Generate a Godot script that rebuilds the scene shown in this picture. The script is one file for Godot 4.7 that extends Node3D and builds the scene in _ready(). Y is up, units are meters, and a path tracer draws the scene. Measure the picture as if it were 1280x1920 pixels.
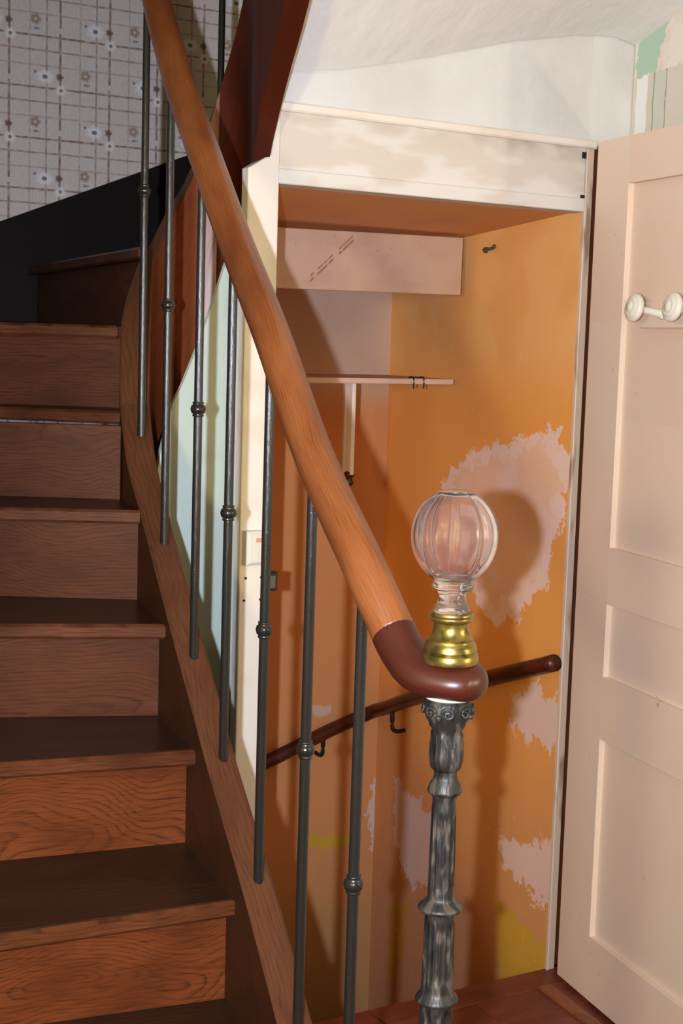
extends Node3D
# An old winding staircase with an iron balustrade, a glass newel finial, and an open door to cellar steps.

const UP := Vector3(0, 1, 0)
var nz := FastNoiseLite.new()
var nw := FastNoiseLite.new()

# ------------------------------------------------------------------ small helpers
func hdir(deg: float) -> Vector3:            # horizontal direction, degrees to the right of straight ahead
	return Vector3(sin(deg_to_rad(deg)), 0, -cos(deg_to_rad(deg)))

func p3(p: Vector2, h: float) -> Vector3:
	return Vector3(p.x, h, p.y)

func tag(o: Node, label := "", category := "", group := "", kind := "") -> Node:
	if label: o.set_meta("label", label)
	if category: o.set_meta("category", category)
	if group: o.set_meta("group", group)
	if kind: o.set_meta("kind", kind)
	return o

func thing(called: String, where: Vector3, label: String, category: String, group := "") -> Node3D:
	var o := Node3D.new()
	o.name = called
	add_child(o, true)
	o.position = where
	tag(o, label, category, group)
	return o

func put(called: String, mesh: Mesh, mat: Material, parent: Node, xf := Transform3D(), local := false) -> MeshInstance3D:
	var o := MeshInstance3D.new()
	o.name = called
	o.mesh = mesh
	o.material_override = mat
	o.cast_shadow = GeometryInstance3D.SHADOW_CASTING_SETTING_ON
	parent.add_child(o, true)
	if local or parent == self: o.transform = xf
	else: o.transform = world_of(parent).affine_inverse() * xf
	return o

func world_of(n: Node) -> Transform3D:
	var t := Transform3D()
	while n != self and n is Node3D:
		t = (n as Node3D).transform * t
		n = n.get_parent()
	return t

func begin() -> SurfaceTool:
	var st := SurfaceTool.new()
	st.begin(Mesh.PRIMITIVE_TRIANGLES)
	return st

func tri(st: SurfaceTool, a: Vector3, b: Vector3, c: Vector3, ua: Vector2, ub: Vector2, uc: Vector2) -> void:
	st.set_uv(ua); st.add_vertex(a)
	st.set_uv(uc); st.add_vertex(c)
	st.set_uv(ub); st.add_vertex(b)

func quad(st: SurfaceTool, a: Vector3, b: Vector3, c: Vector3, d: Vector3, ua: Vector2, ub: Vector2, uc: Vector2, ud: Vector2) -> void:
	tri(st, a, b, c, ua, ub, uc)
	tri(st, a, c, d, ua, uc, ud)

func done(st: SurfaceTool) -> ArrayMesh:
	st.generate_normals()
	return st.commit()

func inset(poly: PackedVector2Array, d: float) -> PackedVector2Array:
	var out := PackedVector2Array()
	var n := poly.size()
	for i in n:
		var a := (poly[i] - poly[(i + n - 1) % n]).normalized()
		var b := (poly[(i + 1) % n] - poly[i]).normalized()
		var na := Vector2(-a.y, a.x)
		var nb := Vector2(-b.y, b.x)
		var m := (na + nb).normalized()
		out.append(poly[i] + m * (d / maxf(0.4, m.dot(na))))
	return out

# A bevelled prism: poly in local (x, z), between heights y0 and y1. uv = (x, z + y), shifted.
func slab(poly_in: PackedVector2Array, y0: float, y1: float, bev: float, uvo := Vector2.ZERO, vs := 1.0) -> ArrayMesh:
	var poly := poly_in.duplicate()
	var area := 0.0
	for i in poly.size():
		area += poly[i].cross(poly[(i + 1) % poly.size()])
	if area < 0: poly.reverse()
	var ins := inset(poly, bev)
	var rings := [[ins, y0], [poly, y0 + bev], [poly, y1 - bev], [ins, y1]]
	if bev <= 0: rings = [[poly, y0], [poly, y1]]
	var st := begin()
	st.set_smooth_group(-1)
	var n := poly.size()
	for r in rings.size() - 1:
		var pa: PackedVector2Array = rings[r][0]
		var pb: PackedVector2Array = rings[r + 1][0]
		var ya: float = rings[r][1]
		var yb: float = rings[r + 1][1]
		for i in n:
			var j := (i + 1) % n
			quad(st, p3(pa[i], ya), p3(pb[i], yb), p3(pb[j], yb), p3(pa[j], ya),
				uvo + Vector2(pa[i].x, pa[i].y * vs + ya), uvo + Vector2(pb[i].x, pb[i].y * vs + yb), uvo + Vector2(pb[j].x, pb[j].y * vs + yb), uvo + Vector2(pa[j].x, pa[j].y * vs + ya))
	var sv := Vector2(1, vs)
	var last: PackedVector2Array = rings[-1][0]
	var first: PackedVector2Array = rings[0][0]
	var idx := Geometry2D.triangulate_polygon(first)
	for k in range(0, idx.size(), 3):
		var a := idx[k]; var b := idx[k + 1]; var c := idx[k + 2]
		if (first[b] - first[a]).cross(first[c] - first[a]) < 0:
			var t := b; b = c; c = t
		tri(st, p3(first[a], y0), p3(first[b], y0), p3(first[c], y0), uvo + first[a] * sv + Vector2(0, y0), uvo + first[b] * sv + Vector2(0, y0), uvo + first[c] * sv + Vector2(0, y0))
		tri(st, p3(last[a], y1), p3(last[c], y1), p3(last[b], y1), uvo + last[a] * sv + Vector2(0, y1), uvo + last[c] * sv + Vector2(0, y1), uvo + last[b] * sv + Vector2(0, y1))
	return done(st)

func rect(x0: float, z0: float, x1: float, z1: float) -> PackedVector2Array:
	return PackedVector2Array([Vector2(x0, z0), Vector2(x1, z0), Vector2(x1, z1), Vector2(x0, z1)])

# A frame standing on a wall: local x along the wall, local y out of its face, local z up (or down where the handedness asks for it).
func on_wall(o: Vector3, along: Vector3, normal: Vector3) -> Transform3D:
	return Transform3D(Basis(along, normal, along.cross(normal)), o)

# A wall piece: outline (u along, h up), thick behind its face (face at local y = front).
func wall_piece(called: String, o: Vector3, along: Vector3, normal: Vector3, outline: Array, thick: float, mat: Material, parent: Node, bev := 0.0, front := 0.0, uvo := Vector2.ZERO) -> MeshInstance3D:
	var s := signf(along.cross(normal).y)
	var poly := PackedVector2Array()
	for q in outline: poly.append(Vector2(q[0], q[1] * s))
	return put(called, slab(poly, front - thick, front, bev, uvo, s), mat, parent, on_wall(o, along, normal))

func box_on(called: String, o: Vector3, along: Vector3, normal: Vector3, u0: float, h0: float, u1: float, h1: float, thick: float, mat: Material, parent: Node, bev := 0.002, front := 0.0, uvo := Vector2.ZERO) -> MeshInstance3D:
	return wall_piece(called, o, along, normal, [[u0, h0], [u1, h0], [u1, h1], [u0, h1]], thick, mat, parent, bev, front, uvo)

# An upright piece on a wall whose grain runs up: local x up, z across.
func upright_on(called: String, o: Vector3, along: Vector3, normal: Vector3, u0: float, h0: float, u1: float, h1: float, thick: float, mat: Material, parent: Node, bev := 0.002, front := 0.0, uvo := Vector2.ZERO) -> MeshInstance3D:
	var zax := UP.cross(normal)
	var s := signf(zax.dot(along))
	return put(called, slab(rect(h0, u0 * s, h1, u1 * s), front - thick, front, bev, uvo), mat, parent, Transform3D(Basis(UP, normal, zax), o))

func lathe(profile: Array, segs: int, relief: Variant = null, sharp := 0.0) -> ArrayMesh:
	var st := begin()
	st.set_smooth_group(1)
	var rows := []
	for k in profile.size():
		var row := PackedVector3Array()
		for i in segs + 1:
			var a := TAU * (i % segs) / segs
			var r: float = profile[k][0]
			if relief != null: r = relief.call(r, profile[k][1], a)
			row.append(Vector3(cos(a) * r, profile[k][1], sin(a) * r))
		rows.append(row)
	for k in profile.size() - 1:
		if sharp > 0.0 and k > 0:
			var d0 := Vector2(profile[k][0] - profile[k - 1][0], profile[k][1] - profile[k - 1][1]).normalized()
			var d1 := Vector2(profile[k + 1][0] - profile[k][0], profile[k + 1][1] - profile[k][1]).normalized()
			if d0.dot(d1) < sharp: st.set_smooth_group(k + 2)
		for i in segs:
			var u0 := float(i) / segs
			var u1 := float(i + 1) / segs
			var v0: float = profile[k][1]
			var v1: float = profile[k + 1][1]
			quad(st, rows[k][i], rows[k + 1][i], rows[k + 1][i + 1], rows[k][i + 1], Vector2(u0, v0), Vector2(u0, v1), Vector2(u1, v1), Vector2(u1, v0))
	return done(st)

# A tube along points; radii per point (across, upright); uv u runs along.
func sweep(pts: PackedVector3Array, rx: PackedFloat32Array, ry: PackedFloat32Array, segs: int, uvo := Vector2.ZERO) -> ArrayMesh:
	var st := begin()
	st.set_smooth_group(1)
	var rows := []
	var lens := [0.0]
	for k in pts.size():
		var t := (pts[mini(k + 1, pts.size() - 1)] - pts[maxi(k - 1, 0)]).normalized()
		var side := t.cross(UP)
		if side.length() < 0.05: side = Vector3(1, 0, 0)
		side = side.normalized()
		var over := side.cross(t).normalized()
		var row := PackedVector3Array()
		for i in segs + 1:
			var a := TAU * (i % segs) / segs
			row.append(pts[k] + side * cos(a) * rx[k] + over * sin(a) * ry[k])
		rows.append(row)
		if k > 0: lens.append(lens[-1] + pts[k].distance_to(pts[k - 1]))
	for k in pts.size() - 1:
		for i in segs:
			var v0 := 0.18 * i / segs
			var v1 := 0.18 * (i + 1) / segs
			quad(st, rows[k][i], rows[k][i + 1], rows[k + 1][i + 1], rows[k + 1][i], uvo + Vector2(lens[k], v0), uvo + Vector2(lens[k], v1), uvo + Vector2(lens[k + 1], v1), uvo + Vector2(lens[k + 1], v0))
	for e in 2:
		var k: int = 0 if e == 0 else pts.size() - 1
		for i in segs:
			if e == 0: tri(st, pts[k], rows[k][i + 1], rows[k][i], uvo, uvo, uvo)
			else: tri(st, pts[k], rows[k][i], rows[k][i + 1], uvo, uvo, uvo)
	return done(st)

func tube(pts: PackedVector3Array, r: float, segs: int, uvo := Vector2.ZERO) -> ArrayMesh:
	var rr := PackedFloat32Array()
	rr.resize(pts.size())
	rr.fill(r)
	return sweep(pts, rr, rr, segs, uvo)

func spline(ctrl: Array, per: int) -> PackedVector3Array:     # Catmull-Rom
	var out := PackedVector3Array()
	for k in ctrl.size() - 1:
		var a: Vector3 = ctrl[maxi(k - 1, 0)]
		var b: Vector3 = ctrl[k]
		var c: Vector3 = ctrl[k + 1]
		var d: Vector3 = ctrl[mini(k + 2, ctrl.size() - 1)]
		for i in per:
			out.append(b.cubic_interpolate(c, a, d, float(i) / per))
	out.append(ctrl[-1])
	return out

# A stair string: stations [ax, az, bx, bz, top, bottom_a, bottom_b] (a: tread side, b: well side).
func string_mesh(stations: Array, per: int, uvo := Vector2.ZERO, faces := [0, 1, 2, 3, 4, 5]) -> ArrayMesh:
	var A := []; var B := []; var H := []
	for s in stations:
		A.append(Vector3(s[0], s[1], 0)); B.append(Vector3(s[2], s[3], 0)); H.append(Vector3(s[4], s[5], s[6]))
	var a := spline(A, per); var b := spline(B, per); var h := spline(H, per)
	var st := begin()
	var rows := []
	var run := [0.0]
	for k in a.size():
		var pa := Vector2(a[k].x, a[k].y); var pb := Vector2(b[k].x, b[k].y)
		var ac := (pb - pa).normalized() * 0.005
		rows.append(PackedVector3Array([p3(pa, h[k].y), p3(pa, h[k].x - 0.005), p3(pa + ac, h[k].x), p3(pb - ac, h[k].x), p3(pb, h[k].x - 0.005), p3(pb, h[k].z)]))
		if k > 0: run.append(run[-1] + Vector3(a[k].x, h[k].x, a[k].y).distance_to(Vector3(a[k - 1].x, h[k - 1].x, a[k - 1].y)))
	var vs := [-0.25, 0.0, 0.005, 0.05, 0.055, 0.3]
	for f in faces:
		st.set_smooth_group(f + 1)
		var g: int = (f + 1) % 6
		for k in a.size() - 1:
			var vf: float = vs[f]
			var vg: float = vs[g]
			if f == 0: vf = rows[k][0].y - rows[k][1].y
			if g == 5: vg = vs[4] + rows[k][4].y - rows[k][5].y
			quad(st, rows[k][f], rows[k][g], rows[k + 1][g], rows[k + 1][f], uvo + Vector2(run[k], vf), uvo + Vector2(run[k], vg), uvo + Vector2(run[k + 1], vg), uvo + Vector2(run[k + 1], vf))
	st.set_smooth_group(-1)
	for e in (2 if 5 in faces else 0):
		var row: PackedVector3Array = rows[0] if e == 0 else rows[-1]
		for i in range(1, 5):
			if e == 0: tri(st, row[0], row[i + 1], row[i], uvo, uvo, uvo)
			else: tri(st, row[0], row[i], row[i + 1], uvo, uvo, uvo)
	return done(st)

# ------------------------------------------------------------------ materials
func paint(w: int, h: int, f: Callable) -> ImageTexture:
	var bytes := PackedByteArray()
	bytes.resize(w * h * 3)
	var k := 0
	for y in h:
		for x in w:
			var c: Color = f.call((x + 0.5) / w, (y + 0.5) / h)
			bytes[k] = clampi(int(c.r * 255.0), 0, 255)
			bytes[k + 1] = clampi(int(c.g * 255.0), 0, 255)
			bytes[k + 2] = clampi(int(c.b * 255.0), 0, 255)
			k += 3
	return ImageTexture.create_from_image(Image.create_from_data(w, h, false, Image.FORMAT_RGB8, bytes))

func flat(c: Color, rough: float, metal := 0.0, spec := 0.5) -> StandardMaterial3D:
	var m := StandardMaterial3D.new()
	m.albedo_color = c
	m.roughness = rough
	m.metallic = metal
	m.metallic_specular = spec
	return m

func textured(t: Texture2D, scale: Vector3, rough: float, offset := Vector3.ZERO) -> StandardMaterial3D:
	var m := flat(Color.WHITE, rough)
	m.albedo_texture = t
	m.uv1_scale = scale
	m.uv1_offset = offset
	m.texture_filter = BaseMaterial3D.TEXTURE_FILTER_LINEAR
	return m

func noise_tex(freq: float, seed_: int, oct := 4) -> NoiseTexture2D:
	var n := FastNoiseLite.new()
	n.seed = seed_
	n.frequency = freq
	n.fractal_octaves = oct
	var t := NoiseTexture2D.new()
	t.width = 512
	t.height = 512
	t.seamless = true
	t.noise = n
	return t

func bumped(m: StandardMaterial3D, t: Texture2D, scale: float) -> StandardMaterial3D:
	m.heightmap_enabled = true
	m.heightmap_texture = t
	m.heightmap_scale = scale
	return m

# Wood, a plank of lx by ly metres, grain along u: dark late-wood lines, cathedral figure, pores and slow blotches.
func wood(w: int, h: int, lx: float, ly: float, base: Color, dark: Color, pale: Color, rings: float, figure: float, blotch: float, seed_: int) -> ImageTexture:
	var o := seed_ * 13.7
	return paint(w, h, func(u: float, v: float) -> Color:
		var x := u * lx
		var y := v * ly
		var wob := nz.get_noise_2d(x * 45.0 + o, y * 420.0) * 0.003 + nw.get_noise_2d(x * 45.0 + o, y * 130.0 + o) * 0.016
		var cx := x - lx * 0.42
		var cy := y - ly * 0.55 + nz.get_noise_2d(x * 60.0, o) * 0.05 * clampf(figure * 8.0, 0.1, 1.0)
		var d := sqrt(cx * cx * figure * figure + cy * cy) + wob
		var f := fposmod(d * rings, 1.0)
		var line := smoothstep(0.55, 0.93, f) * (1.0 - smoothstep(0.93, 1.0, f))
		var pore := nz.get_noise_2d(x * 260.0 + o * 3.0, y * 6200.0)
		line *= 0.45 + 0.55 * smoothstep(-0.35, 0.25, nz.get_noise_2d(x * 150.0, y * 3200.0 + o))
		var slow := nw.get_noise_2d(x * 70.0 - o, y * 200.0 + o * 2.0)
		var c := base.lerp(dark, clampf(line * (0.5 + slow * 0.6) + maxf(0.0, pore - 0.1) * 0.9, 0.0, 1.0))
		c = c.lerp(pale, clampf(slow * blotch + maxf(0.0, -pore - 0.25) * 0.35, 0.0, 1.0))
		c = c.lerp(dark, clampf(-slow * blotch * 1.2, 0.0, 0.75))
		return c)

func near_edge(p: Vector2, poly: PackedVector2Array, rough: float, k: float) -> bool:
	var q := p + Vector2(nz.get_noise_2d(p.x * k, p.y * k), nz.get_noise_2d(p.x * k + 300.0, p.y * k + 70.0)) * rough * 0.7
	var f := k * 4.5
	q += Vector2(nz.get_noise_2d(p.x * f + 90.0, p.y * f), nz.get_noise_2d(p.x * f, p.y * f + 170.0)) * rough * 0.4
	return Geometry2D.is_point_in_polygon(q, poly)

func outline(flat_list: Array) -> PackedVector2Array:
	var out := PackedVector2Array()
	for q in flat_list: out.append(Vector2(q[0], q[1]))
	return out

# ------------------------------------------------------------------ the scene
func _ready() -> void:
	var cam := Camera3D.new()
	cam.name = "camera"
	add_child(cam)
	cam.position = Vector3(0, 1.608, 0)
	cam.basis = Basis(Vector3(1, 0, 0), deg_to_rad(-6.75)) * Basis(Vector3(0, 0, 1), deg_to_rad(1.75))
	cam.fov = rad_to_deg(2.0 * atan(960.0 / 2750.0))
	cam.near = 0.05
	cam.far = 60.0
	cam.current = true

	var we := WorldEnvironment.new()
	we.name = "environment"
	var env := Environment.new()
	env.background_mode = Environment.BG_COLOR
	env.background_color = Color(0.02, 0.02, 0.02)
	env.tonemap_mode = Environment.TONE_MAPPER_LINEAR
	env.tonemap_exposure = 1.0
	env.sdfgi_enabled = true
	env.ssao_enabled = true
	env.ssil_enabled = true
	we.environment = env
	add_child(we)

	# the flash beside the lens
	var flash := SpotLight3D.new()
	flash.name = "flash"
	flash.position = Vector3(-0.1, 1.606, 0.0)
	flash.basis = Basis.looking_at(Vector3(0.30, -0.30, -3.3), UP)
	flash.light_color = Color(0.86, 0.91, 1.0)
	flash.light_energy = 9.5
	flash.light_size = 0.012
	flash.spot_angle = 40.0
	flash.spot_angle_attenuation = 1.0
	flash.spot_range = 12.0
	flash.spot_attenuation = 2.0
	flash.shadow_enabled = true
	add_child(flash)
	# the warm floor lamp of the hall, left of the camera, and a small wall light on the right
	var glow := OmniLight3D.new()
	glow.name = "hall_lamp"
	glow.position = Vector3(-0.85, 1.75, 1.0)
	glow.light_color = Color(1.0, 0.915, 0.70)
	glow.light_energy = 5.0
	glow.light_size = 0.11
	glow.omni_range = 15.0
	glow.omni_attenuation = 2.0
	glow.shadow_enabled = true
	add_child(glow)
	var sconce := OmniLight3D.new()
	sconce.name = "wall_light"
	sconce.position = Vector3(2.2, 1.58, -1.0)
	sconce.light_color = Color(1.0, 0.93, 0.80)
	sconce.light_energy = 1.1
	sconce.light_size = 0.045
	sconce.omni_range = 12.0
	sconce.omni_attenuation = 2.0
	sconce.shadow_enabled = true
	add_child(sconce)

	nz.seed = 7; nz.noise_type = FastNoiseLite.TYPE_SIMPLEX_SMOOTH; nz.frequency = 0.05; nz.fractal_octaves = 2
	nw.seed = 21; nw.noise_type = FastNoiseLite.TYPE_SIMPLEX_SMOOTH; nw.frequency = 0.05; nw.fractal_octaves = 3
	make_materials()
	build_shell()
	build_opening()
	build_closet()
	build_door()
	build_stairs()
	build_railing()
	build_small_things()

var M := {}

func make_materials() -> void:
	var grain := noise_tex(0.02, 5, 5)
	var fine := noise_tex(0.09, 9, 4)
	M.tread = textured(wood(640, 384, 1.3, 0.5, Color(0.215, 0.135, 0.095), Color(0.14, 0.085, 0.06), Color(0.29, 0.195, 0.14), 90.0, 0.05, 0.35, 1), Vector3(1 / 1.3, 2.0, 1), 0.33)
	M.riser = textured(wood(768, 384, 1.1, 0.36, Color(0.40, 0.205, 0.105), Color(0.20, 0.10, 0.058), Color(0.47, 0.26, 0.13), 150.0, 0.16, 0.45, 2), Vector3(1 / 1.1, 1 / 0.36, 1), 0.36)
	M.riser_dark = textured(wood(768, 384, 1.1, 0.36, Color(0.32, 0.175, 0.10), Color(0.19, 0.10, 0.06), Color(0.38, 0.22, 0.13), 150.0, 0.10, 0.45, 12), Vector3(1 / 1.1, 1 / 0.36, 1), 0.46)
	M.nosing = textured(wood(512, 64, 0.9, 0.06, Color(0.345, 0.195, 0.11), Color(0.20, 0.105, 0.062), Color(0.44, 0.265, 0.155), 160.0, 0.05, 0.7, 3), Vector3(1 / 0.9, 1 / 0.06, 1), 0.4)
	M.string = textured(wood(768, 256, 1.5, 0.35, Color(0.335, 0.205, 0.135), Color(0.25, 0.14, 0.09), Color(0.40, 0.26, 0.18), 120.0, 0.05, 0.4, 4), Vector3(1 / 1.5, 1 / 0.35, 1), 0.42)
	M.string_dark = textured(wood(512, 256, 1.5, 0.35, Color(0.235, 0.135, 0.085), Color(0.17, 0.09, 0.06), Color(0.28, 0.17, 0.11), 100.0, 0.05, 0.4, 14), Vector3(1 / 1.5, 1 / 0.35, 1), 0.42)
	M.wreath = textured(wood(384, 384, 0.6, 0.6, Color(0.50, 0.255, 0.14), Color(0.42, 0.20, 0.11), Color(0.56, 0.30, 0.165), 26.0, 0.1, 0.5, 5), Vector3(1 / 0.6, 1 / 0.6, 1), 0.34)
	M.wreath.metallic_specular = 0.45
	bumped(M.wreath, noise_tex(0.006, 3, 2), 0.12)
	M.beam = textured(wood(512, 256, 1.0, 0.5, Color(0.305, 0.122, 0.065), Color(0.23, 0.09, 0.052), Color(0.35, 0.15, 0.08), 60.0, 0.08, 0.4, 6), Vector3(1.0, 2.0, 1), 0.5)
	M.rail = textured(wood(1024, 192, 1.9, 0.18, Color(0.475, 0.265, 0.13), Color(0.36, 0.185, 0.095), Color(0.555, 0.345, 0.19), 210.0, 0.012, 0.9, 7), Vector3(1 / 1.9, 1 / 0.18, 1), 0.34)
	M.mahogany = textured(wood(256, 128, 0.3, 0.18, Color(0.25, 0.095, 0.06), Color(0.205, 0.075, 0.05), Color(0.30, 0.12, 0.078), 60.0, 0.1, 0.4, 8), Vector3(1 / 0.3, 1 / 0.18, 1), 0.36)
	for q in ["riser", "riser_dark", "tread", "nosing", "string", "string_dark", "beam"]: M[q].metallic_specular = 0.22
	M.riser.roughness = 0.42
	M.black_string = flat(Color(0.13, 0.10, 0.09), 0.5, 0.0, 0.3)
	M.iron = flat(Color(0.11, 0.108, 0.103), 0.15, 0.0, 0.5)
	bumped(M.iron, fine, 0.022)
	M.iron.uv1_scale = Vector3(1, 8, 1)
	M.cast = textured(paint(256, 512, func(u: float, v: float) -> Color:
		var n := nz.get_noise_2d(u * 110.0, v * 240.0) * 0.8 + 0.35 * nw.get_noise_2d(u * 420.0, v * 700.0)
		var c := Color(0.155, 0.152, 0.148).lerp(Color(0.33, 0.30, 0.27), smoothstep(0.0, 0.45, n))
		return c.lerp(Color(0.075, 0.073, 0.07), smoothstep(-0.2, -0.55, n))), Vector3(1, 1.4, 1), 0.45)
	M.cast.metallic = 0.35
	bumped(M.cast, fine, 0.03)
	M.putty = flat(Color(0.80, 0.78, 0.70), 0.7)
	M.brass = textured(paint(128, 128, func(u: float, v: float) -> Color:
		var n := nw.get_noise_2d(u * 110.0, v * 110.0)
		return Color(0.60, 0.525, 0.29).lerp(Color(0.40, 0.375, 0.19), smoothstep(0.05, 0.5, n))), Vector3(1, 8, 1), 0.3)
	M.brass.metallic = 0.9
	var g := StandardMaterial3D.new()
	g.albedo_color = Color(1.0, 0.965, 0.975, 0.02)
	g.roughness = 0.0
	g.transparency = BaseMaterial3D.TRANSPARENCY_ALPHA
	g.refraction_enabled = true
	g.refraction_scale = 0.05
	M.glass = g
	M.dark = flat(Color(0.06, 0.05, 0.045), 0.6)
	M.steel = flat(Color(0.42, 0.41, 0.40), 0.4, 0.8)

	# plaster and paint
	M.plaster = textured(paint(256, 256, func(u: float, v: float) -> Color:
		var n := nw.get_noise_2d(u * 60.0, v * 60.0)
		return Color(0.835, 0.833, 0.826).lerp(Color(0.80, 0.792, 0.78), smoothstep(-0.1, 0.6, n))), Vector3(0.8, 0.8, 1), 0.85)
	bumped(M.plaster, grain, 0.25)
	M.soffit = flat(Color(0.855, 0.85, 0.84), 0.85)
	bumped(M.soffit, grain, 0.3)
	M.green = textured(paint(256, 256, func(u: float, v: float) -> Color:
		var n := nw.get_noise_2d(u * 90.0, v * 90.0)
		return Color(0.80, 0.865, 0.82).lerp(Color(0.72, 0.78, 0.72), smoothstep(0.1, 0.7, n))), Vector3(0.8, 0.8, 1), 0.7)
	bumped(M.green, grain, 0.2)
	M.cream = textured(paint(256, 256, func(u: float, v: float) -> Color:
		var n := nw.get_noise_2d(u * 50.0, v * 120.0)
		return Color(0.89, 0.855, 0.81).lerp(Color(0.865, 0.82, 0.765), smoothstep(0.0, 0.6, n))), Vector3(1.0, 1.0, 1), 0.5)
	M.jamb = textured(paint(256, 64, func(u: float, v: float) -> Color:
		var n := nw.get_noise_2d(u * 160.0, v * 20.0)
		return Color(0.80, 0.715, 0.64).lerp(Color(0.60, 0.49, 0.42), smoothstep(0.15, 0.6, n))), Vector3(0.45, 12.0, 1), 0.55)
	M.header = textured(paint(512, 128, func(u: float, v: float) -> Color:
		var n := nw.get_noise_2d(u * 70.0, v * 40.0)
		var c := Color(0.815, 0.78, 0.735).lerp(Color(0.855, 0.84, 0.815), smoothstep(-0.25, 0.35, n + (0.4 - v) * 0.6))
		var grime := smoothstep(0.62, 1.0, v) * (0.25 + 0.75 * smoothstep(0.4, 1.0, u)) * (0.5 + nz.get_noise_2d(u * 200.0, v * 60.0))
		c = c.lerp(Color(0.55, 0.50, 0.45), clampf(grime * 0.55, 0.0, 0.6))
		if nz.get_noise_2d(u * 1900.0, v * 500.0) > 0.83: c = c.darkened(0.2)
		return c), Vector3(1 / 0.87, 1 / 0.16, 1), 0.55, Vector3(1, -1.93 / 0.16, 0))
	M.door = textured(paint(384, 512, func(u: float, v: float) -> Color:
		var n := nw.get_noise_2d(u * 40.0, v * 60.0)
		var c := Color(0.895, 0.80, 0.715).lerp(Color(0.885, 0.81, 0.73), smoothstep(-0.3, 0.4, n))
		c = c.lerp(Color(0.88, 0.775, 0.69), smoothstep(0.0, 0.8, nw.get_noise_2d(u * 30.0 + 40.0, v * 20.0 + 9.0)))
		if nz.get_noise_2d(u * 700.0, v * 900.0) > 0.8: c = c.lerp(Color(0.62, 0.48, 0.38), 0.4)
		return c), Vector3(0.6, 0.45, 1), 0.5)
	M.knob = flat(Color(0.86, 0.84, 0.78), 0.35)
	M.taupe = textured(paint(256, 256, func(u: float, v: float) -> Color:
		var n := nw.get_noise_2d(u * 60.0, v * 60.0)
		return Color(0.80, 0.69, 0.61).lerp(Color(0.77, 0.655, 0.575), smoothstep(-0.2, 0.5, n))), Vector3(1, 1, 1), 0.6)
	M.board = textured(paint(512, 128, func(u: float, v: float) -> Color:
		var p := Vector2(-0.66 + u * 0.64, 1.72 + v * 0.19)
		var c := Color(0.775, 0.655, 0.57).lerp(Color(0.75, 0.625, 0.535), smoothstep(-0.2, 0.5, nw.get_noise_2d(u * 60.0, v * 40.0)))
		var t := (p.x + 0.53) / 0.13
		var off := p.y - lerpf(1.755, 1.868, t)
		var gap := nz.get_noise_2d(t * 160.0, v * 20.0)
		if t > 0.0 and t < 1.0 and gap > -0.25 and (absf(off) < 0.0035 or absf(off - 0.013) < 0.0025): c = c.lerp(Color(0.50, 0.33, 0.23), 0.65)
		if nz.get_noise_2d(u * 600.0, v * 200.0 + 30.0) > 0.78: c = c.lerp(Color(0.5, 0.36, 0.28), 0.5)
		return c), Vector3(1 / 0.64, 1 / 0.19, 1), 0.6, Vector3(0.66 / 0.64, -1.72 / 0.19, 0))
	M.ochre = textured(paint(256, 256, func(u: float, v: float) -> Color:
		var n := nw.get_noise_2d(u * 60.0, v * 60.0)
		return Color(0.85, 0.61, 0.375).lerp(Color(0.82, 0.59, 0.39), smoothstep(-0.2, 0.5, n))), Vector3(1, 1, 1), 0.7)
	M.floor = textured(wood(512, 128, 1.2, 0.2, Color(0.45, 0.20, 0.13), Color(0.30, 0.12, 0.085), Color(0.52, 0.28, 0.19), 90.0, 0.06, 0.7, 9), Vector3(1 / 1.2, 5.0, 1), 0.4)
	M.border = textured(wood(256, 64, 0.8, 0.08, Color(0.52, 0.29, 0.17), Color(0.3, 0.14, 0.09), Color(0.6, 0.36, 0.22), 60.0, 0.05, 0.5, 10), Vector3(1 / 0.8, 12.0, 1), 0.45)
	M.cellar_rail = textured(wood(384, 96, 1.0, 0.18, Color(0.31, 0.115, 0.075), Color(0.14, 0.055, 0.045), Color(0.42, 0.19, 0.12), 50.0, 0.05, 0.8, 11), Vector3(1.0, 1 / 0.18, 1), 0.35)
	M.right_closet = closet_right_paint()
	M.back_closet = closet_back_paint()
	M.paper = wallpaper()
	M.torn = torn_paint()

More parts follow.
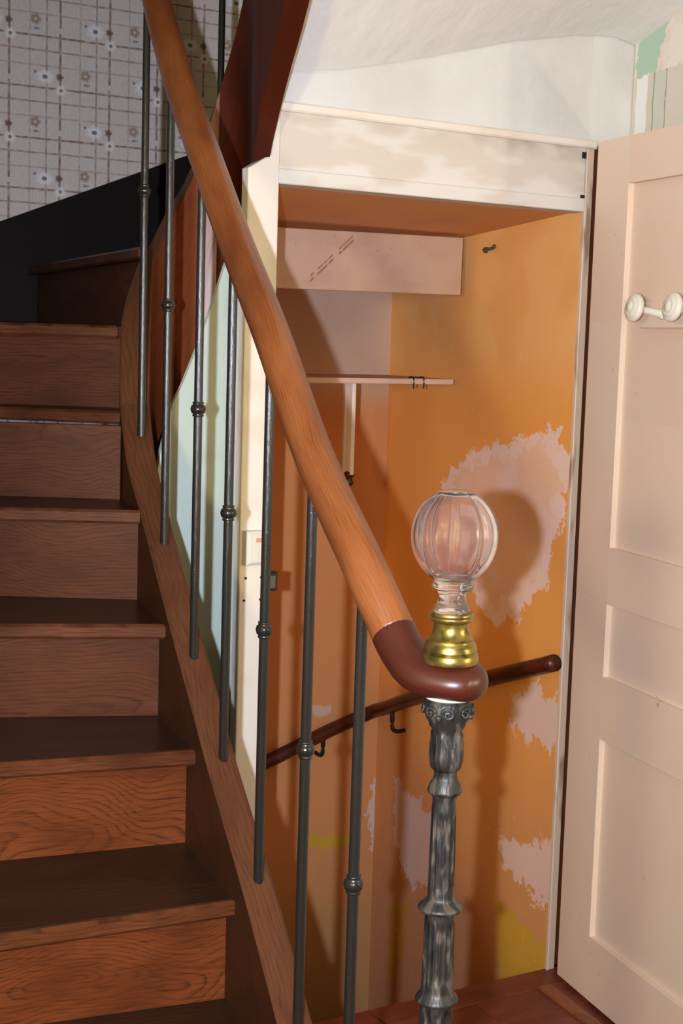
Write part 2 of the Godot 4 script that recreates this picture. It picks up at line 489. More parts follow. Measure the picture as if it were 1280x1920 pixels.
# the orange wall beside the cellar steps: bare patches where the paint came off. u = 0..1.3 m from the jamb, v from h 2.0 down to -1.2
func closet_right_paint() -> StandardMaterial3D:
	var big := outline([[0.759, 1.159], [0.676, 1.239], [0.528, 1.305], [0.342, 1.345], [0.198, 1.37], [0.118, 1.40], [0.064, 1.397], [0.066, 1.357], [0.002, 1.342], [-0.006, 1.256], [0.029, 1.246], [0.029, 1.165], [0.053, 1.135], [0.082, 1.076], [0.093, 0.991], [0.146, 0.961], [0.199, 0.916], [0.253, 0.862], [0.285, 0.885], [0.341, 0.83], [0.439, 0.857], [0.528, 0.933]])
	var mid := outline([[0.25, 0.673], [0.138, 0.721], [0.04, 0.716], [0.002, 0.677], [-0.011, 0.597], [0.042, 0.59], [0.167, 0.57], [0.257, 0.583]])
	var low := outline([[0.283, 0.261], [0.141, 0.287], [0.02, 0.349], [-0.011, 0.317], [0.004, 0.184], [0.071, 0.158], [0.131, 0.18], [0.251, 0.189]])
	var yel := outline([[0.30, 0.075], [0.18, 0.085], [0.077, 0.062], [-0.02, 0.046], [-0.02, -0.1], [0.26, -0.126]])
	var left := outline([[1.014, 0.228], [0.889, 0.213], [0.789, 0.209], [0.709, 0.168], [0.60, 0.064], [0.766, -0.054], [0.884, -0.08], [0.951, -0.016]])
	var yel2 := outline([[0.977, -0.203], [0.839, -0.133], [0.862, -0.334], [1.019, -0.473]])
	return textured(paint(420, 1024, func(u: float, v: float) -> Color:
		var p := Vector2(u * 1.3 - 0.02, 2.0 - v * 3.2)
		var n := nw.get_noise_2d(p.x * 60.0, p.y * 60.0)
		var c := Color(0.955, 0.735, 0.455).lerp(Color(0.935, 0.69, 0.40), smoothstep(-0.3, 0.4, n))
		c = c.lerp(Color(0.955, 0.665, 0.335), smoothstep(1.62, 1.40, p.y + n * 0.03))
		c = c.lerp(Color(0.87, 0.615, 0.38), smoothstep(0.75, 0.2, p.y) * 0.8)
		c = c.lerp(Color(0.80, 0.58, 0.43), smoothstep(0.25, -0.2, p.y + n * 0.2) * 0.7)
		var bare := Color(0.95, 0.785, 0.665).lerp(Color(0.955, 0.82, 0.74), smoothstep(-0.1, 0.5, nz.get_noise_2d(p.x * 120.0, p.y * 120.0)))
		if p.y > 0.75 and p.y < 1.45:
			if near_edge(p, big, 0.035, 320.0):
				c = bare
				if not near_edge(p, inset_scaled(big), 0.05, 160.0): c = bare.lerp(Color(0.97, 0.86, 0.81), 0.7)
		elif p.y > 0.5 and p.y < 0.78:
			if near_edge(p, mid, 0.05, 260.0): c = Color(0.93, 0.81, 0.74)
		elif p.y > 0.1 and near_edge(p, low, 0.045, 300.0): c = Color(0.94, 0.80, 0.73)
		if p.y < 0.3 and near_edge(p, left, 0.06, 200.0): c = Color(0.91, 0.77, 0.69).lerp(Color(0.87, 0.80, 0.78), smoothstep(0.7, 1.0, p.x) * 0.7)
		if p.y < 0.13 and near_edge(p, yel, 0.03, 260.0): c = Color(0.86, 0.66, 0.22)
		if p.y < 0.0 and near_edge(p, yel2, 0.06, 160.0): c = Color(0.80, 0.62, 0.27)
		if nz.get_noise_2d(p.x * 900.0, p.y * 420.0 + 50.0) > 0.75: c = c.lerp(Color(0.93, 0.78, 0.68), 0.7)
		return c), Vector3(1 / 1.3, -1 / 3.2, 1), 0.75, Vector3(0.02 / 1.3, 2.0 / 3.2, 0))

var cached := PackedVector2Array()
func inset_scaled(poly: PackedVector2Array) -> PackedVector2Array:
	if cached.is_empty():
		for q in poly: cached.append(Vector2(0.33, 1.13) + (q - Vector2(0.33, 1.13)) * 0.84)
	return cached

# the tan wall at the back: u from the corner leftwards 0..1 m, v from h 2.0 down to -1.2
func closet_back_paint() -> StandardMaterial3D:
	var yl := outline([[0.26, 0.012], [0.16, 0.008], [0.09, -0.015], [0.1, -0.045], [0.25, -0.03]])
	var pale := outline([[0.02, 0.16], [-0.05, 0.19], [-0.05, 0.1], [-0.05, -0.05], [0.0, -0.08], [0.03, 0.02]])
	return textured(paint(256, 768, func(u: float, v: float) -> Color:
		var p := Vector2(u * 1.0 - 0.05, 2.0 - v * 3.2)
		var n := nw.get_noise_2d(p.x * 70.0, p.y * 70.0)
		var c := Color(0.80, 0.69, 0.60).lerp(Color(0.77, 0.66, 0.57), smoothstep(-0.3, 0.5, n))
		c = c.lerp(Color(0.84, 0.59, 0.365), smoothstep(1.5, 1.35, p.y))
		c = c.lerp(Color(0.75, 0.58, 0.36), smoothstep(-0.05, -0.4, p.y + n * 0.15) * 0.7)
		if near_edge(p, yl, 0.025, 300.0): c = Color(0.80, 0.66, 0.20)
		if near_edge(p, pale, 0.03, 300.0): c = Color(0.84, 0.76, 0.72)
		if absf(p.y - 0.41 - n * 0.05) < 0.012 and p.x > 0.18 and p.x < 0.25: c = Color(0.83, 0.72, 0.64)
		return c), Vector3(1.0, -1 / 3.2, 1), 0.75, Vector3(0.05, 2.0 / 3.2, 0))

# woven beige wallpaper with brown plaid lines and half-dropped flowers; one tile is 0.326 x 0.31 m
func wallpaper() -> StandardMaterial3D:
	return textured(paint(512, 512, func(u: float, v: float) -> Color:
		var X := u * 2.0
		var Y := v * 2.0
		var weave := 0.5 + 0.25 * sin(u * TAU * 64.0) + 0.25 * sin(v * TAU * 80.0) + nz.get_noise_2d(u * 900.0, v * 300.0) * 0.6
		var c := Color(0.875, 0.815, 0.77).lerp(Color(0.935, 0.88, 0.84), clampf(weave, 0.0, 1.0))
		var brown := Color(0.56, 0.42, 0.36)
		var lx := fposmod(X, 1.0)
		var ly := fposmod(Y, 1.0)
		var wav := 0.75 + nz.get_noise_2d(u * 200.0, v * 200.0) * 0.6
		var ink := 0.0
		var ix := int(floor(X + 0.5)) % 2
		var iy := int(floor(Y + 0.5)) % 2
		var knot := (ix + iy) % 2 == 1 and absf(fposmod(Y + 0.5, 1.0) - 0.36) < 0.05
		if not knot: ink = maxf(ink, (1.0 - smoothstep(0.014, 0.03, absf(fposmod(lx + 0.5, 1.0) - 0.5))) * 0.85)
		ink = maxf(ink, (1.0 - smoothstep(0.012, 0.028, absf(fposmod(ly + 0.5, 1.0) - 0.5))) * 0.85)
		ink = maxf(ink, (1.0 - smoothstep(0.01, 0.025, absf(lx - 0.73))) * 0.6)
		ink = maxf(ink, (1.0 - smoothstep(0.01, 0.022, absf(lx - 0.4))) * 0.3)
		ink = maxf(ink, (1.0 - smoothstep(0.01, 0.025, absf(ly - 0.28))) * 0.6)
		ink = maxf(ink, (1.0 - smoothstep(0.01, 0.022, absf(ly - 0.57))) * 0.35)
		c = c.lerp(brown, clampf(ink * wav, 0.0, 1.0))
		for k in 2:
			for ox in [-2, 0, 2]:
				for oy in [-2, 0, 2]:
					var q := Vector2(X - k - ox, Y - k - oy)
					if q.x < -0.6 or q.x > 0.75 or q.y < -0.6 or q.y > 0.3: continue
					c = flower(c, (q - Vector2(-0.30, -0.22)) * Vector2(0.8, 1.0), 0.165, 7, Color(0.985, 0.965, 0.965), Color(0.50, 0.42, 0.41))
					c = flower(c, q - Vector2(-0.01, -0.24), 0.085, 5, Color(0.50, 0.40, 0.37), Color(0.42, 0.33, 0.31))
					c = flower(c, q - Vector2(0.51, -0.32), 0.125, 5, Color(0.69, 0.57, 0.49), Color(0.93, 0.86, 0.75))
					c = flower(c, (q - Vector2(0.53, -0.14)) * Vector2(0.7, 1.6), 0.055, 3, Color(0.62, 0.59, 0.57), Color(0.62, 0.59, 0.57))
					c = flower(c, q - Vector2(0.02, 0.02), 0.135, 6, Color(0.99, 0.965, 0.93), Color(0.56, 0.46, 0.42))
					c = flower(c, q - Vector2(-0.49, -0.30), 0.04, 3, Color(0.60, 0.56, 0.56), Color(0.6, 0.56, 0.56))
		return c), Vector3(1 / 0.326, -1 / 0.309, 1), 0.8, Vector3(-0.0997 / 0.326, 2.349 / 0.309, 0))

func flower(c: Color, d: Vector2, r: float, petals: int, col: Color, heart: Color) -> Color:
	var l := d.length()
	if l > r * 1.15: return c
	var edge := r * (0.93 + 0.09 * cos(d.angle() * petals) + nz.get_noise_2d(d.x * 700.0, d.y * 700.0) * 0.35)
	var k := 1.0 - smoothstep(edge * 0.6, edge * 1.05, l)
	c = c.lerp(col, k * 0.92)
	return c.lerp(heart, (1.0 - smoothstep(r * 0.2, r * 0.3, l)) * 0.85)

# the wall above the door: white paint, bare green paint, torn cream paper in strips. u 0..0.6 m, h from 2.0 to 2.6
func torn_paint() -> StandardMaterial3D:
	var green := outline([[0.008, 2.262], [0.006, 2.335], [0.03, 2.37], [0.075, 2.40], [0.115, 2.44], [0.17, 2.475], [0.150, 2.43], [0.105, 2.37], [0.085, 2.31], [0.072, 2.268]])
	return textured(paint(512, 512, func(u: float, v: float) -> Color:
		var p := Vector2(u * 0.6, 2.6 - v * 0.6)
		var n := nw.get_noise_2d(p.x * 200.0, p.y * 200.0)
		var c := Color(0.87, 0.835, 0.79).lerp(Color(0.84, 0.79, 0.74), smoothstep(-0.2, 0.5, n))
		if near_edge(p, green, 0.012, 500.0): c = Color(0.66, 0.76, 0.675)
		var e := 2.268 + 0.3 * (p.x - 0.07) * 0.4 + nz.get_noise_2d(p.x * 900.0, 3.0) * 0.006
		if p.y < e:
			var s := nz.get_noise_2d(p.y * 260.0, p.x * 30.0) * 0.0035 + p.x
			if s < 0.012: c = Color(0.83, 0.78, 0.72)
			elif s < 0.05: c = Color(0.885, 0.88, 0.87)
			elif s < 0.07: c = Color(0.79, 0.76, 0.69)
			elif s < 0.0735: c = Color(0.55, 0.56, 0.50)
			elif s < 0.112: c = Color(0.76, 0.77, 0.71)
			elif s < 0.115: c = Color(0.58, 0.52, 0.46)
			else: c = Color(0.80, 0.765, 0.715)
		return c), Vector3(1 / 0.6, -1 / 0.6, 1), 0.8, Vector3(0, 2.6 / 0.6, 0))

# ------------------------------------------------------------------ directions of the place
var T_OPEN := hdir(58)                     # along the wall with the opening, to the right
var N_OPEN := -hdir(-32)                   # its face, towards the hall
var O := Vector3(0.575, 0, -3.638)         # the foot of its right jamb
var J := Vector3(0.568, 0, -3.634)
var T_SIDE := hdir(-22)                    # the orange wall, going back
var CORNER := Vector3(0.568, 0, -3.634) + hdir(-22) * 1.145
var W := Vector3(-1.0, 0, -4.63)
var T_PAPER := hdir(59)

func structure(o: Node) -> Node:
	return tag(o, "", "", "", "structure")

func ground(called: String, pts: Array, y0: float, y1: float, mat: Material, parent: Node = self, bev := 0.0) -> MeshInstance3D:
	return put(called, slab(outline(pts), y0, y1, bev), mat, parent)

func build_shell() -> void:
	var n_paper := -hdir(-31)
	structure(tag(wall_piece("wall_back", W, T_PAPER, n_paper, [[-1.45, 0.0], [2.2, 0.0], [2.2, 4.9], [-1.45, 4.9]], 0.12, M.paper, self), "patterned beige plaid wallpaper with pale flowers above the dark wall string"))
	var lp := Vector3(-0.707, 0, -1.122)
	var ld := Vector3(-0.451, 0, -0.892).normalized()
	var ln := Vector3(0.892, 0, -0.451).normalized()
	structure(tag(wall_piece("wall_left", lp, ld, ln, [[0, 0], [3.3, 0], [3.3, 4.9], [0, 4.9]], 0.12, M.plaster, self), "plain plaster wall on the outer side of the stairs"))
	structure(tag(ground("wall_hall", [[-0.75, -1.122], [-2.3, -1.122], [-2.3, 2.5], [3.5, 2.5], [3.5, 0.75], [3.4, 0.8], [3.4, 2.4], [-2.2, 2.4], [-2.2, -1.02], [-0.75, -1.02]], 0, 2.8, M.plaster), "plain plaster walls of the hall"))
	structure(tag(wall_piece("wall_right", Vector3(0.6855, 0, -3.708), -hdir(-32), -hdir(58), [[0, 0], [5.3, 0], [5.3, 4.9], [0, 4.9]], 0.12, M.torn, self), "wall above the door with torn paper strips and a bare green patch"))
	structure(tag(ground("ceiling_hall", [[-2.3, -1.2], [-0.6, -1.9], [2.6, -1.9], [3.6, 2.5], [-2.3, 2.5]], 2.75, 2.85, M.plaster), "flat white ceiling of the hall"))
	structure(tag(ground("wall_landing", [[-0.9, -1.8], [2.6, -1.9], [2.6, -2.0], [-0.9, -1.9]], 2.75, 4.9, M.plaster), "plain white wall over the edge of the stairwell"))
	structure(tag(ground("ceiling_top", [[-2.6, -4.2], [-0.6, -1.1], [3.0, -1.1], [3.0, -6.2], [-0.5, -5.2]], 4.9, 5.0, M.plaster), "flat white ceiling over the stairwell"))
	# floor: boards by the opening, a plain slab further on
	var tf := hdir(60)
	var nf := -hdir(-30)
	var fo := Vector3(0.575, 0, -3.651)
	var fl := Node3D.new()
	fl.name = "floor"
	add_child(fl, true)
	tag(fl, "dark red-brown wooden floorboards in front of the opening", "", "", "structure")
	var widths := [0.09, 0.115, 0.105, 0.12, 0.11, 0.1, 0.115, 0.11, 0.12, 0.105]
	var at := 0.0
	for k in widths.size():
		var w: float = widths[k]
		var xf := Transform3D(Basis(tf, UP, tf.cross(UP)), fo + nf * at)
		var cut: float = [-0.55, -0.3, -0.75, -0.42, -0.6][k % 5]
		for e in 2:
			var a: float = -1.15 if e == 0 else cut + 0.0015
			var b: float = cut if e == 0 else 0.14
			put("floorboard", slab(rect(a, 0.001, b, w - 0.001), -0.025, 0.0005 * ((k * 3 + e) % 4), 0.0015, Vector2(k * 0.37 + e * 0.5, k * 0.23)), M.floor, fl, xf, true)
		at += w
	var z0 := fo + nf * at
	ground("floor_slab", [[z0.x + tf.x * 0.5, z0.z + tf.z * 0.5], [3.5, 0.9], [3.5, 2.5], [-2.3, 2.5], [-2.3, -1.1], [-0.8, -1.1], [z0.x - tf.x * 1.6, z0.z - tf.z * 1.6]], -0.06, -0.002, M.floor, fl)
	var bd := Vector3(0.4, 0, 0.916).normalized()
	put("border_board", slab(rect(0, 0, 1.2, 0.04), -0.02, 0.008, 0.003), M.border, fl, Transform3D(Basis(bd, UP, bd.cross(UP)), Vector3(0.566, 0, -3.54)), true)

func build_opening() -> void:
	var tl := -T_OPEN
	# wall over the opening, and the bit of it to the right of the door frame
	structure(tag(wall_piece("wall_opening", O, T_OPEN, N_OPEN, [[-0.874, 2.095], [0.018, 2.095], [0.06, 2.09], [0.06, 0.0], [0.16, 0.0], [0.16, 2.6], [-0.874, 2.6]], 0.1, M.plaster, self, 0.0, -0.004), "white plastered wall above the door header"))
	# sloping soffit of the upper flight, fanning as it rises
	var wallcurve := [[-0.872, 2.155], [-0.83, 2.168], [-0.713, 2.185], [-0.49, 2.238], [-0.25, 2.304], [-0.05, 2.345], [0.06, 2.355], [0.139, 2.342]]
	var st := begin()
	st.set_smooth_group(1)
	var grid := []
	for k in wallcurve.size():
		var f: float = (wallcurve[k][0] + 0.872) / 1.011
		var d := -hdir(lerpf(-18, -33, f * f))
		var row := PackedVector3Array()
		for i in 9:
			var s := 1.5 * i / 8.0
			var slope := lerpf(1.02, 0.36, pow(f, 0.8))
			row.append(O + T_OPEN * wallcurve[k][0] + d * s + UP * (wallcurve[k][1] + slope * s))
		grid.append(row)
	var thick := UP * 0.06
	for layer in 2:
		st.set_smooth_group(layer + 1)
		for k in grid.size() - 1:
			for i in 8:
				var a: Vector3 = grid[k][i] + thick * layer
				var b: Vector3 = grid[k + 1][i] + thick * layer
				var c: Vector3 = grid[k + 1][i + 1] + thick * layer
				var d2: Vector3 = grid[k][i + 1] + thick * layer
				var ua := Vector2(a.x, a.z); var ub := Vector2(b.x, b.z); var uc := Vector2(c.x, c.z); var ud := Vector2(d2.x, d2.z)
				if layer == 0: quad(st, a, d2, c, b, ua, ud, uc, ub)
				else: quad(st, a, b, c, d2, ua, ub, uc, ud)
	st.set_smooth_group(-1)
	for i in 8:
		var g0: PackedVector3Array = grid[0]
		var g1: PackedVector3Array = grid[-1]
		quad(st, g0[i], g0[i] + thick, g0[i + 1] + thick, g0[i + 1], Vector2.ZERO, Vector2.ZERO, Vector2.ZERO, Vector2.ZERO)
		quad(st, g1[i], g1[i + 1], g1[i + 1] + thick, g1[i] + thick, Vector2.ZERO, Vector2.ZERO, Vector2.ZERO, Vector2.ZERO)
	structure(tag(put("ceiling_soffit", done(st), M.soffit, self), "white plaster soffit sloping up under the upper flight of stairs"))
	# frame: header, moulding over it, jambs
	var head := Node3D.new()
	head.name = "trim_1"
	add_child(head, true)
	tag(head, "worn cream painted header board over the opening to the cellar", "", "", "structure")
	box_on("header_board", O, T_OPEN, N_OPEN, -0.864, 1.962, -0.010, 2.086, 0.06, M.header, head, 0.002)
	box_on("header_strip", O, T_OPEN, N_OPEN, -0.864, 1.931, -0.010, 1.963, 0.064, M.header, head, 0.002, 0.003)
	box_on("moulding", O, T_OPEN, N_OPEN, -0.872, 2.082, 0.016, 2.102, 0.05, M.cream, head, 0.004, 0.012)
	box_on("dark_plate", O, T_OPEN, N_OPEN, -0.024, 2.058, -0.011, 2.073, 0.01, M.dark, head, 0.001, 0.002)  # small dark plates where black gaps show at the header end
	box_on("dark_plate", O, T_OPEN, N_OPEN, -0.024, 1.964, -0.011, 1.971, 0.01, M.dark, head, 0.001, 0.003)
	var jl: Node = wall_piece("trim_2", O, T_OPEN, N_OPEN, [[-0.938, 0.0], [-0.864, 0.0], [-0.864, 2.10], [-0.876, 2.10], [-0.884, 1.99], [-0.938, 1.957]], 0.03, M.cream, self, 0.002, 0.008)
	tag(jl, "cream painted left jamb of the opening behind the balusters", "", "", "structure")
	for q in [[-0.923, 1.085], [-0.885, 1.085], [-0.926, 1.036], [-0.886, 1.036]]:
		put("screw_hole", lathe([[0.0, -0.002], [0.0028, -0.002], [0.0028, 0.0009], [0.0, 0.0006]], 10), M.dark, jl, on_wall(O + T_OPEN * q[0] + UP * q[1] + N_OPEN * 0.0085, -T_OPEN, N_OPEN))
	structure(tag(upright_on("trim_3", O, T_OPEN, N_OPEN, -0.0085, 0.0, 0.0145, 2.083, 0.012, M.jamb, self, 0.002, 0.002), "narrow worn right jamb of the opening beside the door"))
	structure(tag(upright_on("trim_5", O, T_OPEN, N_OPEN, 0.004, 0.0, 0.075, 2.09, 0.03, M.riser_dark, self, 0.0, -0.018), "added frame board behind the door edge, dark brown standing for the shade in the gap"))  # added board closes the gap; its shade is put in as dark brown
	# pale green wall at the back of the stair well
	structure(tag(wall_piece("wall_well", Vector3(-0.33, 0, -3.32), T_OPEN, N_OPEN, [[-0.098, 0.0], [0.15, 0.0], [0.15, 1.87], [0.097, 1.891], [0.064, 1.775], [0.028, 1.67], [-0.007, 1.575], [-0.04, 1.497], [-0.064, 1.451], [-0.091, 1.35], [-0.098, 1.305]], 0.012, M.green, self), "pale green plastered wall under the curved wooden stair string"))

func build_closet() -> void:
	var n_side := -hdir(68)
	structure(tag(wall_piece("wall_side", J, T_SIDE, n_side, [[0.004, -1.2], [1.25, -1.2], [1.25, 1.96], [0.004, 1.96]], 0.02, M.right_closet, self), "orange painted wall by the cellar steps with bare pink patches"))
	structure(tag(wall_piece("wall_cellar", CORNER, -T_OPEN, N_OPEN, [[-0.1, -1.2], [0.64, -1.2], [0.64, 1.93], [-0.1, 1.93]], 0.1, M.back_closet, self), "tan painted wall at the back of the cellar steps"))
	var ltop := Vector3(-0.157, 0, -3.2)
	var ld := hdir(-9)
	structure(tag(wall_piece("wall_partition", ltop, ld, hdir(81), [[0.0, -1.2], [1.2, -1.2], [1.2, 1.93], [0.0, 1.93]], 0.04, M.ochre, self), "ochre partition wall on the left of the cellar steps"))
	# soffit: from the header back, dropping a little
	var st := begin()
	st.set_smooth_group(-1)
	var a := O + T_OPEN * -0.875 + UP * 1.934 - N_OPEN * 0.05
	var b := O + T_OPEN * 0.02 + UP * 1.934 - N_OPEN * 0.05
	var c := CORNER + T_SIDE * 0.05 + T_OPEN * 0.04 + UP * 1.875
	var d := CORNER + T_SIDE * 0.05 - T_OPEN * 0.63 + UP * 1.875
	var t := UP * 0.05
	var z := Vector2.ZERO
	quad(st, a, d, c, b, Vector2(a.x, a.z), Vector2(d.x, d.z), Vector2(c.x, c.z), Vector2(b.x, b.z))
	quad(st, a + t, b + t, c + t, d + t, z, z, z, z)
	quad(st, a, b, b + t, a + t, z, z, z, z)
	quad(st, b, c, c + t, b + t, z, z, z, z)
	quad(st, c, d, d + t, c + t, z, z, z, z)
	quad(st, d, a, a + t, d + t, z, z, z, z)
	structure(tag(put("ceiling_cellar", done(st), M.ochre, self), "ochre painted soffit inside the opening"))
	# the board that hangs under the soffit
	var p0 := J + T_SIDE * 0.585
	var bt := hdir(58)
	structure(tag(wall_piece("trim_4", p0, bt, -hdir(-32), [[-0.66, 1.732], [-0.039, 1.738], [-0.038, 1.897], [-0.66, 1.887]], 0.02, M.board, self, 0.0015), "dusty pink board hanging below the ochre soffit"))
	# first steps down, hidden below the floor edge
	var steps := Node3D.new()
	steps.name = "cellar_steps"
	add_child(steps, true)
	tag(steps, "steep wooden steps going down behind the threshold", "", "", "structure")
	for k in 5:
		box_on("step", Vector3(0.575, 0, -3.655), T_OPEN, N_OPEN, -0.86, -0.24 * (k + 1) - 0.03, 0.0, -0.24 * (k + 1), 0.22, M.floor, steps, 0.003, -0.2 * k)
	ground("floor_cellar", [[0.9, -3.5], [0.4, -5.0], [-1.2, -4.4], [-0.7, -3.0]], -1.3, -1.2, M.floor, steps)

	var rail := thing("wall_handrail", J + n_side * 0.05 + UP * 0.8, "dark worn wooden handrail descending along the orange cellar wall", "handrail")
	var off := n_side * 0.045
	var bo := N_OPEN * 0.045
	var pts := [J + n_side * 0.022 + UP * 0.813, J + T_SIDE * 0.374 + off + UP * 0.680, J + T_SIDE * 0.75 + off + UP * 0.545, J + T_SIDE * 0.98 + off + UP * 0.455,
		J + T_SIDE * 1.06 + off - T_OPEN * 0.01 + UP * 0.424, CORNER - T_OPEN * 0.11 + bo + UP * 0.398, CORNER - T_OPEN * 0.2 + bo + UP * 0.374, CORNER - T_OPEN * 0.3 + bo + UP * 0.342, CORNER - T_OPEN * 0.55 + bo + UP * 0.26]
	put("rail", tube(spline(pts, 8), 0.022, 14), M.cellar_rail, rail)
	for q in [J + T_SIDE * 0.93, CORNER - T_OPEN * 0.235]:
		var hh: float = 0.452 if q == J + T_SIDE * 0.93 else 0.35
		var nn: Vector3 = n_side if q == J + T_SIDE * 0.93 else N_OPEN
		put("bracket", tube(spline([q + UP * (hh - 0.06), q + nn * 0.025 + UP * (hh - 0.062), q + nn * 0.043 + UP * (hh - 0.05), q + nn * 0.045 + UP * hh], 5), 0.0065, 8), M.dark, rail)

	# shelf and its bracket
	var se := J + T_SIDE * 0.585
	var shelf := thing("wall_shelf", se + bt * -0.3 + UP * 1.49, "narrow pinkish wooden shelf across the back of the opening, below the hanging board", "shelf")
	box_on("shelf_board", se, bt, -hdir(-32), -0.62, 1.488, -0.052, 1.503, 0.34, M.taupe, shelf, 0.0015)
	var br := J + T_SIDE * 0.585 + bt * -0.362
	var bn := -hdir(-32)
	upright_on("bracket_post", br, bt, bn, -0.017, 1.24, 0.017, 1.488, 0.014, M.taupe, shelf, 0.002, -0.05)
	upright_on("bracket_web", br, bt, bn, -0.006, 1.235, 0.006, 1.488, 0.02, M.cream, shelf, 0.002, -0.03)
	put("bracket_knob", lathe([[0.0, 0.0], [0.010, 0.003], [0.014, 0.011], [0.009, 0.019], [0.011, 0.024], [0.016, 0.031], [0.012, 0.04], [0.0, 0.044]], 16), M.mahogany, shelf, Transform3D(Basis(), br + bn * -0.045 + UP * 1.204))
	var clip := thing("wire_clip", se + bt * -0.175 + UP * 1.498, "small dark wire clip hooked over the shelf edge", "clip")
	for s in [-0.017, 0.017]:
		put("prong", tube(spline([se + bt * (-0.175 + s) + bn * -0.02 + UP * 1.506, se + bt * (-0.175 + s) + bn * 0.003 + UP * 1.506, se + bt * (-0.175 + s) + bn * 0.005 + UP * 1.476], 4), 0.0022, 6), M.dark, clip)
	put("bar", tube(PackedVector3Array([se + bt * -0.192 + bn * -0.004 + UP * 1.507, se + bt * -0.158 + bn * -0.004 + UP * 1.507]), 0.002, 6), M.dark, clip)
	var hook := thing("wall_hook", J + T_SIDE * 0.48 + UP * 1.864, "small grey metal hook high on the orange wall", "hook")
	put("hook_bar", tube(spline([J + T_SIDE * 0.51 + UP * 1.862, J + T_SIDE * 0.5 + n_side * 0.012 + UP * 1.862, J + T_SIDE * 0.45 + n_side * 0.014 + UP * 1.863, J + T_SIDE * 0.435 + n_side * 0.014 + UP * 1.870], 5), 0.0045, 8), M.steel, hook)
	put("hook_plate", slab(rect(-0.012, -0.008, 0.012, 0.008), 0, 0.003, 0.001), M.steel, hook, on_wall(J + T_SIDE * 0.51 + UP * 1.862, T_SIDE, n_side))

func build_door() -> void:
	var H := Vector3(0.5865, 0, -3.586)
	var td := -hdir(-20.5)
	var nd := -hdir(69.5)
	var dr := Node3D.new()
	dr.name = "door_1"
	add_child(dr, true)
	dr.position = H
	tag(dr, "pale pink panelled wooden door standing open on the right", "", "", "structure")
	var th := 0.036
	upright_on("stile", H, td, nd, 0.0, 0.012, 0.148, 2.092, th, M.door, dr, 0.0006)
	upright_on("stile", H, td, nd, 0.70, 0.012, 0.85, 2.092, th, M.door, dr, 0.002, 0.0, Vector2(0.3, 0.4))
	var rails := [[0.012, 0.172], [0.668, 0.821], [0.998, 1.134], [1.983, 2.092]]
	for k in 4:
		box_on("rail", H, td, nd, 0.147, rails[k][0], 0.701, rails[k][1], th, M.door, dr, 0.0006, 0.0, Vector2(k * 0.3, k * 0.21))
	for q in [[0.165, 0.675, 0.1], [0.815, 1.004, 0.5], [1.128, 1.99, 0.8]]:
		box_on("panel", H, td, nd, 0.14, q[0], 0.71, q[1], 0.012, M.door, dr, 0.0, -0.014, Vector2(q[2], q[2]))
	# coat rack on the door
	var rk := thing("coat_rack", H + td * 0.35 + UP * 1.68, "cream coat rack with turned round pegs on the upper door panel", "coat rack")
	box_on("back_plate", H, td, nd, 0.238, 1.651, 0.69, 1.709, 0.024, M.door, rk, 0.003, 0.010, Vector2(0.2, 0.6))
	for s in [0.335, 0.485, 0.635]:
		var base: Vector3 = H + td * s + UP * 1.682 + nd * 0.009
		var ax := (nd + UP * 0.16).normalized()
		var side := td
		var xf := Transform3D(Basis(side, ax, side.cross(ax).normalized()), base)
		var peg := put("peg", lathe([[0.0, 0.0], [0.013, 0.0], [0.012, 0.006], [0.0085, 0.012], [0.0075, 0.05], [0.009, 0.066], [0.0, 0.066]], 20), M.knob, rk, xf)
		put("knob", lathe([[0.0, 0.062], [0.018, 0.063], [0.028, 0.067], [0.0315, 0.073], [0.0305, 0.079], [0.026, 0.083], [0.0235, 0.0825], [0.022, 0.085], [0.015, 0.0875], [0.0125, 0.0865], [0.011, 0.089], [0.0, 0.0905]], 32), M.knob, peg, xf)

# ------------------------------------------------------------------ the stairs
func cross2(a: Vector2, d: Vector2, b: Vector2, e: Vector2) -> Vector2:
	return Geometry2D.line_intersects_line(a, d, b, e)

